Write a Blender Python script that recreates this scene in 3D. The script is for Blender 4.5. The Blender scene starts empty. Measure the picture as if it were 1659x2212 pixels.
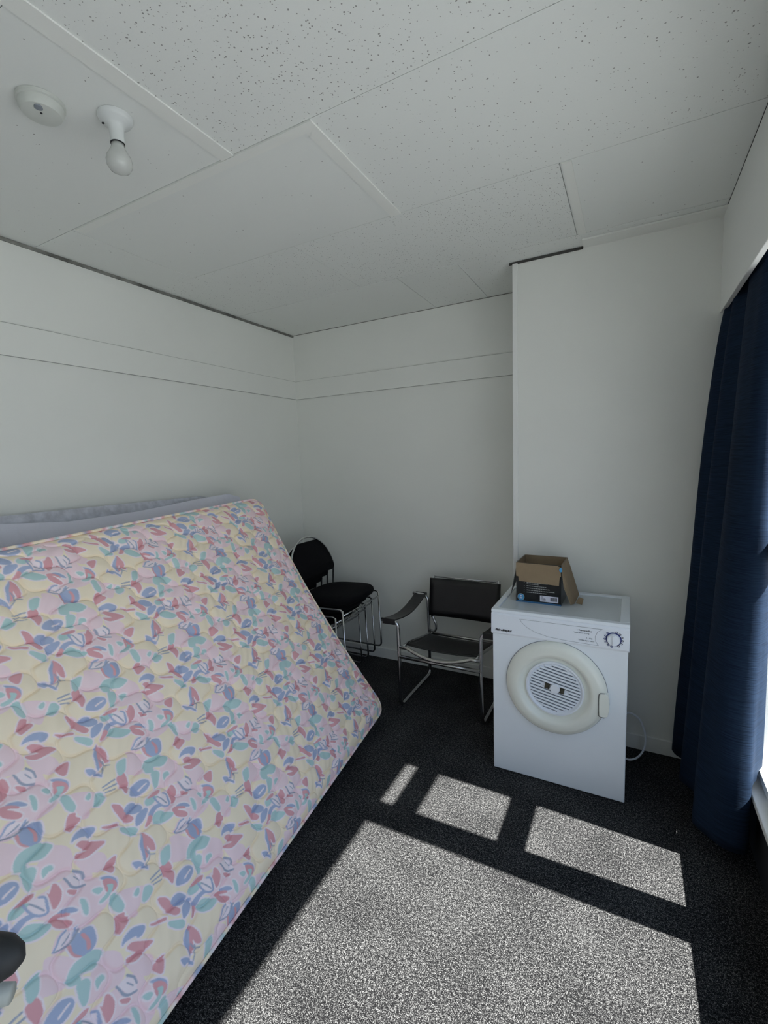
import bpy, bmesh, math, random
import numpy as np
from mathutils import Vector, Matrix
random.seed(3)
sc = bpy.context.scene
COL = sc.collection
# ------------------------------------------------------------------ camera
cam_d = bpy.data.cameras.new('camera'); cam = bpy.data.objects.new('camera', cam_d); COL.objects.link(cam)
R_ = Vector((0.88275, 0.46855, -0.03489)); U_ = Vector((-0.02222, 0.11581, 0.99302)); F_ = Vector((-0.46932, 0.87581, -0.11265))
M3 = Matrix((R_, U_, -F_)).transposed()
cam.matrix_world = Matrix.Translation((0, 0, 1.4532)) @ M3.to_4x4()
cam_d.sensor_fit = 'HORIZONTAL'; cam_d.sensor_width = 36; cam_d.lens = 995.486 / 1659 * 36
cam_d.clip_start = 0.05
sc.camera = cam
# ------------------------------------------------------------------ world, sun, exposure
SKY = 3.2; SUN = 60.0
world = bpy.data.worlds.new('sky'); sc.world = world; world.use_nodes = True
wn = world.node_tree; bg = wn.nodes['Background']
tc = wn.nodes.new('ShaderNodeTexCoord'); sp = wn.nodes.new('ShaderNodeSeparateXYZ'); rp = wn.nodes.new('ShaderNodeValToRGB')
wn.links.new(tc.outputs['Generated'], sp.inputs[0]); wn.links.new(sp.outputs['Z'], rp.inputs[0]); wn.links.new(rp.outputs[0], bg.inputs[0])
rp.color_ramp.elements[0].position = 0.0; rp.color_ramp.elements[0].color = (0.82, 0.90, 1.0, 1)
rp.color_ramp.elements[1].position = 0.7; rp.color_ramp.elements[1].color = (0.42, 0.62, 1.0, 1)
bg.inputs[1].default_value = SKY
sl = bpy.data.lights.new('sun', 'SUN'); sl.energy = SUN; sl.angle = math.radians(0.6); sl.color = (1.0, 0.98, 0.955)
sun = bpy.data.objects.new('sun', sl); COL.objects.link(sun)
SLOPE = 1.4
sun.rotation_euler = Vector((1, 0.012, SLOPE)).to_track_quat('Z', 'Y').to_euler(); sun.location = (4, 0, 6)
pl = bpy.data.lights.new('window_sky_portal', 'AREA'); pl.shape = 'RECTANGLE'; pl.size = 4.4; pl.size_y = 1.75; pl.cycles.is_portal = True
po = bpy.data.objects.new('window_sky_portal', pl); COL.objects.link(po); po.location = (0.56, 0.15, 1.15)
po.rotation_euler = Matrix(((0, 0, 1), (1, 0, 0), (0, 1, 0))).to_euler()
sc.view_settings.view_transform = 'Standard'; sc.view_settings.look = 'None'
sc.view_settings.exposure = -1.05; sc.view_settings.gamma = 1; sc.view_settings.use_curve_mapping = False
sc.cycles.use_denoising = True; sc.cycles.max_bounces = 14; sc.cycles.diffuse_bounces = 8; sc.cycles.transparent_max_bounces = 12
sc.cycles.sample_clamp_indirect = 8

# ------------------------------------------------------------------ materials
def srgb(h):
    def f(c): return c / 12.92 if c <= 0.04045 else ((c + 0.055) / 1.055) ** 2.4
    return tuple(f(c / 255.0) for c in h)
class NT:
    def __init__(s, name):
        s.m = bpy.data.materials.new(name); s.m.use_nodes = True; s.t = s.m.node_tree
        s.b = s.t.nodes['Principled BSDF']; s.o = s.t.nodes['Material Output']
    def n(s, typ, **kw):
        nd = s.t.nodes.new('ShaderNode' + typ)
        for k, v in kw.items():
            if k.startswith('i_'):
                nd.inputs[k[2:].replace('_', ' ')].default_value = v
            else: setattr(nd, k, v)
        return nd
    def l(s, a, b): s.t.links.new(a, b)
def mat(name, col, rough=0.6, metal=0.0, noise=None, bump=None, spec=0.5):
    """col in sRGB 0-255; noise=(scale, amount) mottles the colour; bump=(scale, strength, distance)"""
    q = NT(name); c = srgb(col)
    q.b.inputs['Base Color'].default_value = (*c, 1); q.b.inputs['Roughness'].default_value = rough
    q.b.inputs['Metallic'].default_value = metal; q.b.inputs['Specular IOR Level'].default_value = spec
    co = q.n('TexCoord')
    if noise:
        nz = q.n('TexNoise', i_Scale=noise[0], i_Detail=4.0); q.l(co.outputs['Object'], nz.inputs['Vector'])
        r = q.n('ValToRGB'); q.l(nz.outputs['Fac'], r.inputs[0]); a = noise[1]
        r.color_ramp.elements[0].position = .3; r.color_ramp.elements[1].position = .7
        r.color_ramp.elements[0].color = (*[x * (1 - a) for x in c], 1); r.color_ramp.elements[1].color = (*[min(1, x * (1 + a)) for x in c], 1)
        q.l(r.outputs[0], q.b.inputs['Base Color'])
    if bump:
        nb = q.n('TexNoise', i_Scale=bump[0], i_Detail=5.0); q.l(co.outputs['Object'], nb.inputs['Vector'])
        bp = q.n('Bump', i_Strength=bump[1], i_Distance=bump[2]); q.l(nb.outputs['Fac'], bp.inputs['Height']); q.l(bp.outputs[0], q.b.inputs['Normal'])
    return q.m
M = {}
M['wall'] = mat('white_wall_paint', (232, 233, 228), 0.55, noise=(3, .012), bump=(90, .06, .004))
M['trim'] = mat('white_trim_paint', (234, 235, 232), 0.4)
M['gap'] = mat('dark_joint', (70, 70, 68), 0.9)
M['crack'] = mat('hairline_joint', (168, 169, 164), 0.9, noise=(4, .2))
M['gapd'] = mat('painted_shadow_gap', (120, 120, 115), 0.9, noise=(14, .5))
M['chrome'] = mat('chrome', (205, 206, 208), 0.16, 1.0)
M['chrome_worn'] = mat('satin_chrome', (185, 184, 180), 0.26, 1.0, noise=(30, .1))
M['leather'] = mat('black_leather', (26, 25, 26), 0.42, bump=(160, .25, .002), noise=(12, .2))
M['fabric_black'] = mat('black_upholstery', (12, 12, 14), 0.9, bump=(500, .3, .001), spec=.2)
M['enamel'] = mat('white_enamel', (238, 244, 250), 0.28, noise=(2.5, .01))
M['plastic'] = mat('white_plastic', (236, 241, 248), 0.35)
M['ivory'] = mat('ivory_plastic', (236, 238, 228), 0.18, noise=(5, .03))
M['lidgrey'] = mat('lid_surface', (205, 212, 216), 0.25, noise=(9, .02))
M['darkslot'] = mat('dark_slot', (84, 94, 108), 0.7)
M['vent_dark'] = mat('dark_vent_opening', (66, 62, 50), 0.8, noise=(80, .4))
M['ink'] = mat('black_ink', (30, 30, 36), 0.6)
M['ink_grey'] = mat('grey_ink', (134, 140, 148), 0.6)
M['ink_blue'] = mat('blue_ink', (38, 52, 120), 0.6)
M['card'] = mat('brown_cardboard', (140, 121, 96), 0.85, noise=(20, .06), bump=(60, .1, .002))
M['box_black'] = mat('black_printed_card', (16, 18, 20), 0.35, noise=(30, .3))
M['box_side'] = mat('grey_printed_card', (120, 122, 120), 0.5)
M['box_blue'] = mat('blue_printed_card', (56, 106, 150), 0.4)
M['badge'] = mat('light_blue_print', (70, 150, 200), 0.4)
M['sticker'] = mat('white_sticker', (222, 222, 236), 0.5)
M['print_white'] = mat('white_print', (170, 172, 170), 0.5)
M['alarm'] = mat('cream_plastic', (200, 203, 197), 0.45)
M['fixture'] = mat('white_fixture_plastic', (216, 219, 218), 0.35)
M['sill'] = mat('sill_paint', (240, 240, 238), 0.35)
M['under_sill'] = mat('dark_under_sill', (30, 31, 34), 0.8)
M['pad_dark'] = mat('dark_grey_vinyl', (34, 36, 38), 0.6)
M['pad_pale'] = mat('pale_grey_plastic', (168, 172, 166), 0.5)
M['ground'] = mat('outside_paving', (124, 126, 126), 0.9, noise=(2, .15))
M['sheet'] = mat('lilac_white_sheet', (226, 228, 240), 0.6, bump=(14, .35, .02))
M['bulb'] = mat('pearl_bulb_glass', (196, 198, 194), 0.12, noise=(10, .02))

# speckled ceiling tile, three densities
def tile_mat(name, dens, seed):
    q = NT(name); c = srgb((231, 233, 229)); co = q.n('TexCoord')
    mp = q.n('Mapping'); mp.inputs['Location'].default_value = (seed, seed * .7, 0); q.l(co.outputs['Object'], mp.inputs[0])
    dist = q.n('TexNoise', i_Scale=40.0); q.l(mp.outputs[0], dist.inputs['Vector'])
    mixv = q.n('Mix', data_type='VECTOR'); mixv.inputs['Factor'].default_value = .012
    q.l(mp.outputs[0], mixv.inputs[4]); q.l(dist.outputs['Color'], mixv.inputs[5])
    vo = q.n('TexVoronoi', i_Scale=125.0); q.l(mixv.outputs[1], vo.inputs['Vector'])
    # random size per cell
    sepc = q.n('SeparateColor'); q.l(vo.outputs['Color'], sepc.inputs[0])
    big = q.n('TexNoise', i_Scale=2.2, i_Detail=2.0); q.l(mp.outputs[0], big.inputs['Vector'])
    dm = q.n('MapRange'); dm.inputs['From Min'].default_value = .3; dm.inputs['From Max'].default_value = .7
    dm.inputs['To Min'].default_value = dens * .5; dm.inputs['To Max'].default_value = dens * 1.2; q.l(big.outputs['Fac'], dm.inputs['Value'])
    lt = q.n('Math', operation='LESS_THAN'); q.l(sepc.outputs[0], lt.inputs[0]); q.l(dm.outputs[0], lt.inputs[1])
    sz = q.n('Math', operation='MULTIPLY_ADD'); q.l(sepc.outputs[1], sz.inputs[0]); sz.inputs[1].default_value = .20; sz.inputs[2].default_value = .07
    ln = q.n('Math', operation='LESS_THAN'); q.l(vo.outputs['Distance'], ln.inputs[0]); q.l(sz.outputs[0], ln.inputs[1])
    mk = q.n('Math', operation='MULTIPLY'); q.l(lt.outputs[0], mk.inputs[0]); q.l(ln.outputs[0], mk.inputs[1])
    nz = q.n('TexNoise', i_Scale=1.4, i_Detail=3.0); q.l(mp.outputs[0], nz.inputs['Vector'])
    r = q.n('ValToRGB'); q.l(nz.outputs['Fac'], r.inputs[0])
    r.color_ramp.elements[0].color = (c[0] * .96, c[1] * .965, c[2] * .97, 1); r.color_ramp.elements[1].color = (*c, 1)
    mx = q.n('Mix', data_type='RGBA'); q.l(mk.outputs[0], mx.inputs['Factor']); q.l(r.outputs[0], mx.inputs[6]); mx.inputs[7].default_value = (.30, .295, .28, 1)
    q.l(mx.outputs[2], q.b.inputs['Base Color']); q.b.inputs['Roughness'].default_value = .75
    bn = q.n('TexNoise', i_Scale=130.0, i_Detail=3.0); q.l(co.outputs['Object'], bn.inputs['Vector'])
    bp = q.n('Bump', i_Strength=.05 + .1 * dens, i_Distance=.003); q.l(bn.outputs['Fac'], bp.inputs['Height']); q.l(bp.outputs[0], q.b.inputs['Normal'])
    return q.m
TILE = [tile_mat('ceiling_tile_plain', .03, 1.3), tile_mat('ceiling_tile_light_speckle', .34, 2.7), tile_mat('ceiling_tile_speckled', .8, 5.1)]

def carpet_mat():
    q = NT('speckled_charcoal_carpet'); co = q.n('TexCoord')
    a = q.n('TexNoise', i_Scale=330.0, i_Detail=3.0, i_Roughness=.7); q.l(co.outputs['Object'], a.inputs['Vector'])
    b = q.n('TexNoise', i_Scale=120.0, i_Detail=2.0); q.l(co.outputs['Object'], b.inputs['Vector'])
    big = q.n('TexNoise', i_Scale=5.0, i_Detail=3.0); q.l(co.outputs['Object'], big.inputs['Vector'])
    ad = q.n('Math', operation='MULTIPLY_ADD'); q.l(b.outputs['Fac'], ad.inputs[0]); ad.inputs[1].default_value = .3; q.l(a.outputs['Fac'], ad.inputs[2])
    ad2 = q.n('Math', operation='MULTIPLY_ADD'); q.l(big.outputs['Fac'], ad2.inputs[0]); ad2.inputs[1].default_value = .09; q.l(ad.outputs[0], ad2.inputs[2])
    r = q.n('ValToRGB'); q.l(ad2.outputs[0], r.inputs[0]); e = r.color_ramp.elements
    e[0].position = .58; e[0].color = (.004, .004, .0045, 1); e[1].position = .87; e[1].color = (.25, .247, .24, 1)
    k = e.new(.71); k.color = (.023, .023, .0235, 1)
    q.l(r.outputs[0], q.b.inputs['Base Color']); q.b.inputs['Roughness'].default_value = 1; q.b.inputs['Specular IOR Level'].default_value = .05
    bp = q.n('Bump', i_Strength=.7, i_Distance=.006); q.l(a.outputs['Fac'], bp.inputs['Height']); q.l(bp.outputs[0], q.b.inputs['Normal'])
    return q.m
M['carpet'] = carpet_mat()

def curtain_mat():
    q = NT('navy_slub_curtain'); co = q.n('TexCoord'); mp = q.n('Mapping'); mp.inputs['Scale'].default_value = (14, 14, 420)
    q.l(co.outputs['Object'], mp.inputs[0]); a = q.n('TexNoise', i_Scale=1.0, i_Detail=4.0); q.l(mp.outputs[0], a.inputs['Vector'])
    r = q.n('ValToRGB'); q.l(a.outputs['Fac'], r.inputs[0]); e = r.color_ramp.elements
    e[0].position = .3; e[0].color = (.0042, .0105, .024, 1); e[1].position = .72; e[1].color = (.012, .027, .056, 1)
    q.l(r.outputs[0], q.b.inputs['Base Color']); q.b.inputs['Roughness'].default_value = .9; q.b.inputs['Specular IOR Level'].default_value = .15
    q.b.inputs['Sheen Weight'].default_value = .0; q.b.inputs['Sheen Tint'].default_value = (.45, .7, 1, 1); q.b.inputs['Sheen Roughness'].default_value = .4
    bp = q.n('Bump', i_Strength=.35, i_Distance=.002); q.l(a.outputs['Fac'], bp.inputs['Height']); q.l(bp.outputs[0], q.b.inputs['Normal'])
    return q.m
M['curtain'] = curtain_mat()

def glass_mat():
    q = NT('window_glass'); t = q.n('BsdfTransparent'); g = q.n('BsdfGlossy', i_Roughness=.02); lw0 = q.n('LayerWeight'); lw1 = q.n('Math', operation='POWER'); q.l(lw0.outputs['Facing'], lw1.inputs[0]); lw1.inputs[1].default_value = 4.0; lw = q.n('Math', operation='MULTIPLY_ADD'); q.l(lw1.outputs[0], lw.inputs[0]); lw.inputs[1].default_value = .6; lw.inputs[2].default_value = .035; mx = q.n('MixShader')
    q.l(lw.outputs[0], mx.inputs[0]); q.l(t.outputs[0], mx.inputs[1]); q.l(g.outputs[0], mx.inputs[2]); q.l(mx.outputs[0], q.o.inputs['Surface'])
    t.inputs[0].default_value = (.97, .98, .98, 1)
    return q.m
M['glass'] = glass_mat()

def attr_mat(name, rough=.75):
    q = NT(name); a = q.n('Attribute', attribute_name='print'); q.l(a.outputs['Color'], q.b.inputs['Base Color']); q.b.inputs['Roughness'].default_value = rough
    q.b.inputs['Specular IOR Level'].default_value = .25
    co = q.n('TexCoord'); nb = q.n('TexNoise', i_Scale=22.0, i_Detail=6.0, i_Roughness=.6); q.l(co.outputs['Object'], nb.inputs['Vector'])
    bp = q.n('Bump', i_Strength=.12, i_Distance=.006); q.l(nb.outputs['Fac'], bp.inputs['Height']); q.l(bp.outputs[0], q.b.inputs['Normal'])
    return q.m
M['floral'] = attr_mat('floral_ticking')
def quilt_mat():
    q = NT('grey_lilac_quilting'); co = q.n('TexCoord'); a = q.n('TexNoise', i_Scale=26.0, i_Detail=3.0); q.l(co.outputs['Object'], a.inputs['Vector'])
    r = q.n('ValToRGB'); q.l(a.outputs['Fac'], r.inputs[0]); e = r.color_ramp.elements
    e[0].position = .35; e[0].color = (*srgb((182, 184, 192)), 1); e[1].position = .65; e[1].color = (*srgb((208, 210, 219)), 1)
    q.l(r.outputs[0], q.b.inputs['Base Color']); q.b.inputs['Roughness'].default_value = .85
    bp = q.n('Bump', i_Strength=.5, i_Distance=.01); q.l(a.outputs['Fac'], bp.inputs['Height']); q.l(bp.outputs[0], q.b.inputs['Normal'])
    return q.m
M['quilt'] = quilt_mat()

# ------------------------------------------------------------------ helpers
def obj(name, bm, m, parent=None, smooth=False, bevel=0, bseg=2, auto=None):
    me = bpy.data.meshes.new(name); bmesh.ops.recalc_face_normals(bm, faces=bm.faces[:]); bm.to_mesh(me); bm.free()
    o = bpy.data.objects.new(name, me); COL.objects.link(o)
    for x in (m if isinstance(m, (list, tuple)) else [m]): me.materials.append(x)
    if smooth:
        for p in me.polygons: p.use_smooth = True
    if auto:
        for p in me.polygons: p.use_smooth = True
        me.set_sharp_from_angle(angle=math.radians(auto))
    if bevel:
        b = o.modifiers.new('bevel', 'BEVEL'); b.width = bevel; b.segments = bseg; b.limit_method = 'ANGLE'; b.angle_limit = math.radians(40)
    if parent: o.parent = parent
    return o
def thing(name, loc=(0, 0, 0), rz=0, label=None, cat=None, group=None):
    o = bpy.data.objects.new(name, None); COL.objects.link(o); o.location = loc; o.rotation_euler = (0, 0, rz); o.empty_display_size = .1
    return tag(o, label, cat, group)
def tag(o, label=None, cat=None, group=None, kind=None):
    if label: o['label'] = label
    if cat: o['category'] = cat
    if group: o['group'] = group
    if kind: o['kind'] = kind
    return o
def struct(name, bm, m, **k): return tag(obj(name, bm, m, **k), kind='structure')
def box(bm, x0, x1, y0, y1, z0, z1, mi=0):
    v = [bm.verts.new((x, y, z)) for x in (x0, x1) for y in (y0, y1) for z in (z0, z1)]
    fs = []
    for a in ((0, 1, 3, 2), (4, 6, 7, 5), (0, 4, 5, 1), (2, 3, 7, 6), (0, 2, 6, 4), (1, 5, 7, 3)):
        f = bm.faces.new([v[i] for i in a]); f.material_index = mi; fs.append(f)
    return fs
def fillet(pts, r, n=5, closed=False):
    pts = [Vector(p) for p in pts]; out = []; N = len(pts)
    for i, p in enumerate(pts):
        if not closed and (i == 0 or i == N - 1): out.append(p); continue
        a, b = pts[(i - 1) % N], pts[(i + 1) % N]
        d1, d2 = (a - p), (b - p); rr = min(r, d1.length * .49, d2.length * .49)
        s, e = p + d1.normalized() * rr, p + d2.normalized() * rr
        for k in range(n + 1):
            t = k / n; out.append(s * (1 - t) ** 2 + p * 2 * t * (1 - t) + e * t * t)
    return out
def tube(bm, pts, r, seg=10, closed=False, fl=0, caps=True):
    if fl: pts = fillet(pts, fl, 6, closed)
    pts = [Vector(p) for p in pts]; N = len(pts)
    tans = []
    for i in range(N):
        a = pts[(i - 1) % N] if (closed or i > 0) else pts[i]; b = pts[(i + 1) % N] if (closed or i < N - 1) else pts[i]
        tans.append((b - a).normalized())
    up = Vector((0, 0, 1)) if abs(tans[0].z) < .9 else Vector((1, 0, 0))
    nrm = (up - tans[0] * up.dot(tans[0])).normalized(); rings = []
    for i in range(N):
        t = tans[i]; nrm = (nrm - t * nrm.dot(t)).normalized(); bn = t.cross(nrm)
        rr = r[i] if isinstance(r, (list, tuple)) else r
        rings.append([bm.verts.new(pts[i] + (nrm * math.cos(2 * math.pi * k / seg) + bn * math.sin(2 * math.pi * k / seg)) * rr) for k in range(seg)])
    for i in range(N if closed else N - 1):
        A, B = rings[i], rings[(i + 1) % N]
        for k in range(seg): bm.faces.new((A[k], A[(k + 1) % seg], B[(k + 1) % seg], B[k]))
    if caps and not closed: bm.faces.new(rings[0][::-1]); bm.faces.new(rings[-1])
def lathe(bm, prof, center, axis='Z', seg=48, sx=1, sy=1, mi=0):
    """prof: list of (r, h). axis Z: h up; axis -Y: h towards -y"""
    c = Vector(center); rings = []
    for (r, h) in prof:
        ring = []
        for k in range(seg):
            a = 2 * math.pi * k / seg
            if axis == 'Z': p = Vector((r * math.cos(a) * sx, r * math.sin(a) * sy, h))
            else: p = Vector((r * math.cos(a) * sx, -h, r * math.sin(a) * sy))
            ring.append(bm.verts.new(c + p))
        rings.append(ring)
    for A, B in zip(rings[:-1], rings[1:]):
        for k in range(seg): bm.faces.new((A[k], A[(k + 1) % seg], B[(k + 1) % seg], B[k])).material_index = mi
    if prof[0][0] > 1e-5: bm.faces.new(rings[0][::-1])
    if prof[-1][0] > 1e-5: bm.faces.new(rings[-1])
    bmesh.ops.remove_doubles(bm, verts=bm.verts[:], dist=1e-6)
def NB(): return bmesh.new()
def mesh1(fn, *a, **k):
    bm = NB(); fn(bm, *a, **k); return bm
def text(name, body, size, loc, rot, m, parent, ext=.0004, bold=False, shear=0):
    cu = bpy.data.curves.new(name, 'FONT'); cu.body = body; cu.size = size; cu.extrude = ext; cu.shear = shear
    if bold: cu.offset = size * .045
    t = bpy.data.objects.new(name, cu); COL.objects.link(t)
    dg = bpy.context.evaluated_depsgraph_get(); me = bpy.data.meshes.new_from_object(t.evaluated_get(dg))
    bpy.data.objects.remove(t); o = bpy.data.objects.new(name, me); COL.objects.link(o); me.materials.clear(); me.materials.append(m)
    o.location = loc; o.rotation_euler = rot; o.parent = parent
    return o

# ------------------------------------------------------------------ the room
XL, YB, YF, XC, XW, ZC, YR = -2.26, 2.865, 2.439, -.523, .42, 2.4, -2.0
struct('floor', mesh1(box, XL - .1, XW + .12, YR - .1, YB + .1, -.1, 0), M['carpet'])
struct('wall_left', mesh1(box, XL - .1, XL, YR, YB + .1, 0, ZC + .06), M['wall'])
struct('wall_back', mesh1(box, XL, XC, YB, YB + .1, 0, ZC + .06), M['wall'])
b = NB(); box(b, XC, XW + .12, YF, YB + .1, 0, 2.392)
struct('wall_projecting', b, M['wall'])
struct('wall_rear', mesh1(box, XL - .1, XW + .12, YR - .1, YR, 0, ZC + .06), M['wall'])
# window wall: below the sill, above the head, beyond the jambs
WY0, WY1, ZS, ZH = -1.6, 2.07, .25, 2.03
b = NB()
box(b, XW + .004, XW + .12, YR, YF, 0, ZS); box(b, XW, XW + .12, YR, YF, ZH, ZC + .06)
box(b, XW, XW + .12, YR, WY0, ZS, ZH); box(b, XW, XW + .12, WY1, YF, ZS, ZH)
struct('wall_right', b, M['wall'])
struct('trim_14', mesh1(box, XW, XW + .004, YR, YF, 0, ZS), M['under_sill'])  # wall below the sill coloured dark
# pelmet board that hides the curtain track
b = NB(); box(b, .316, .334, YR, YF, 2.012, ZC)
struct('trim_1', b, M['trim'], bevel=.002)
# window frame
b = NB(); FX0, FX1 = .415, .465
box(b, .44, .50, WY0, WY1, ZS, .300); box(b, FX0 + .008, FX1, WY0, WY1, .300, .328)
box(b, FX0, FX1, WY0, WY1, 1.977, ZH)
for y0, y1 in ((2.0, WY1), (1.475, 1.60), (-.32, -.20), (WY0, WY0 + .05)): box(b, FX0, FX1, y0, y1, .328, 1.977)
for z0, z1 in ((1.085, 1.169), (1.694, 1.785)): box(b, FX0, FX1, 1.60, 2.0, z0, z1)
wf = struct('window_1', b, M['trim'])
for y0, y1, z0, z1 in ((1.60, 2.0, .328, 1.085), (1.60, 2.0, 1.169, 1.694), (1.60, 2.0, 1.785, 1.977), (-.20, 1.475, .328, 1.977), (WY0 + .05, -.32, .328, 1.977)):
    o = obj('window_pane', mesh1(box, .438, .442, y0, y1, z0, z1), M['glass'], wf)
b = NB(); box(b, .392, .445, YR, 2.2, .252, .276)
struct('trim_2', b, M['sill'], bevel=.004)
# flat rail boards on the upper walls, skirting, corner bead
b = NB(); box(b, XL, XL + .008, YR, YB, 1.930, 2.060)
for z in (1.9285, 2.0600): box(b, XL, XL + .0085, YR, YB, z, z + .0015, 1)
struct('trim_3', b, [M['wall'], M['crack']])
b = NB(); box(b, XL + .008, XC, YB - .008, YB, 1.930, 2.060)
for z in (1.9285, 2.0600): box(b, XL + .008, XC, YB - .0085, YB, z, z + .0015, 1)
struct('trim_4', b, [M['wall'], M['crack']])
b = NB(); box(b, XL, XL + .012, YR, YB, 0, .075); struct('baseboard_left', b, M['trim'], bevel=.003)
b = NB(); box(b, XL + .012, XC, YB - .012, YB, 0, .075); struct('baseboard_back', b, M['trim'], bevel=.003)
b = NB(); box(b, XC, XW, YF - .012, YF, 0, .075); struct('baseboard_projecting', b, M['trim'], bevel=.003)
b = NB(); box(b, XC - .014, XC + .012, YF - .006, YB - .006, 0, 2.392); struct('trim_5', b, M['trim'], bevel=.003)
# ceiling: backing slab plus tiles in staggered rows with fine joints
rows = [(YR, -.57, [XL, -1.6, -.4, .316], [0, 1, 2]),
        (-.57, 0.0, [XL, -1.0, .2, .316], [1, 2, 1]),
        (0.0, .578, [XL, -1.7, -.5, .316], [0, 2, 2]),
        (.578, 1.150, [XL, -1.118, .1, .316], [0, 2, 2]),
        (1.150, 1.728, [XL, -1.975, -.828, .316], [0, 0, 1]),
        (1.728, 2.303, [XL, -1.331, -.228, .316], [1, 2, 0]),
        (2.303, YB, [XL, -1.107, -.776, .316], [0, 1, 1])]
b = NB(); box(b, XL - .1, XW + .12, YR - .1, YB + .1, ZC + .012, ZC + .08, 3)
for (y0, y1, xs, ms) in rows:
    for x0, x1, m_ in zip(xs[:-1], xs[1:], ms):
        g = .0007 + .0009 * random.random(); box(b, x0 + g, x1 - g, y0 + g, y1 - g, ZC + random.random() * .0012, ZC + .011, m_)
struct('ceiling', b, TILE + [M['gap']])
# cover strips over the wide joints
b = NB(); box(b, -1.146, -1.097, .45, 1.150, ZC - .004, ZC + .001); struct('trim_6', b, M['wall'])
b = NB(); box(b, -1.955, -.806, 1.152, 1.186, ZC - .004, ZC + .001); struct('trim_7', b, M['wall'])
b = NB(); box(b, -.846, -.806, 1.186, 1.728, ZC - .004, ZC + .001); struct('trim_8', b, M['wall'])
b = NB(); box(b, -.222, -.19, 1.732, 2.300, ZC - .003, ZC + .001); struct('trim_9', b, M['wall'])
b = NB(); box(b, -.212, .316, 2.352, YF, ZC - .008, ZC - .0005); struct('trim_10', b, M['wall'])
# dark strips with the shade of the wall-to-ceiling gaps put into their colour
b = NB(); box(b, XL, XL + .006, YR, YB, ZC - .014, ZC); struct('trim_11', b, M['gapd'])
b = NB(); box(b, XC - .03, -.215, YF - .004, YF + .001, ZC - .012, ZC - .001); struct('trim_12', b, M['gap'])
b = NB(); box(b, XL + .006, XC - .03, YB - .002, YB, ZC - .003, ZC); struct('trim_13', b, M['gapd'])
# outside
gr = struct('outside_ground', mesh1(box, XW + .12, 30, -25, 25, -.35, -.15), M['ground'])

# ------------------------------------------------------------------ curtain
def curtain():
    bot = [(.385, 2.405), (.222, 2.395), (.212, 2.345), (.262, 2.285), (.232, 2.215), (.216, 2.15), (.262, 2.085), (.286, 2.04), (.246, 1.985), (.236, 1.925), (.252, 1.880), (.288, 1.842), (.330, 1.822), (.374, 1.824), (.400, 1.864), (.428, 1.918)]
    top = [(.398, 2.405), (.345, 2.398), (.338, 2.37), (.372, 2.31), (.344, 2.262), (.342, 2.22), (.378, 2.16), (.388, 2.12), (.350, 2.06), (.345, 1.99), (.350, 1.925), (.354, 1.890), (.368, 1.868), (.390, 1.868), (.406, 1.892), (.424, 1.94)]
    def cr(P, n=7):
        out = []; P = [P[0]] + P + [P[-1]]
        for i in range(1, len(P) - 2):
            for k in range(n):
                t = k / n; a, b_, c, d = [np.array(P[j]) for j in (i - 1, i, i + 1, i + 2)]
                out.append(.5 * ((2 * b_) + (-a + c) * t + (2 * a - 5 * b_ + 4 * c - d) * t * t + (-a + 3 * b_ - 3 * c + d) * t ** 3))
        out.append(np.array(P[-2])); return np.array(out)
    B, T = cr(bot), cr(top); bm = NB(); NZ = 60; grid = []
    for j in range(NZ + 1):
        z = .07 + (2.13 - .07) * j / NZ; s0 = min(1, max(0, (2.04 - z) / 1.97))
        row = []
        for i, (p0, p1) in enumerate(zip(B, T)):
            s = s0 ** (.58 + 1.1 * (i / len(B)) ** 2)
            q = p1 * (1 - s) + p0 * s
            q = np.array([min(q[0], .384 + .05 * min(1, max(0, (z - .285) / .05))), q[1]])
            row.append(bm.verts.new((q[0] + .003 * math.sin(z * 5 + i * .35) * s, q[1] + .004 * math.sin(z * 3.1 + i * .2) * s, z)))
        grid.append(row)
    for j in range(NZ):
        for i in range(len(B) - 1): bm.faces.new((grid[j][i], grid[j][i + 1], grid[j + 1][i + 1], grid[j + 1][i]))
    o = obj('curtain', bm, M['curtain'], smooth=True)
    sm = o.modifiers.new('thickness', 'SOLIDIFY'); sm.thickness = .003; sm.offset = 0
    tag(o, 'dark navy blue curtain bunched at the end of the window under the white pelmet', 'curtain')
curtain()

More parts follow.
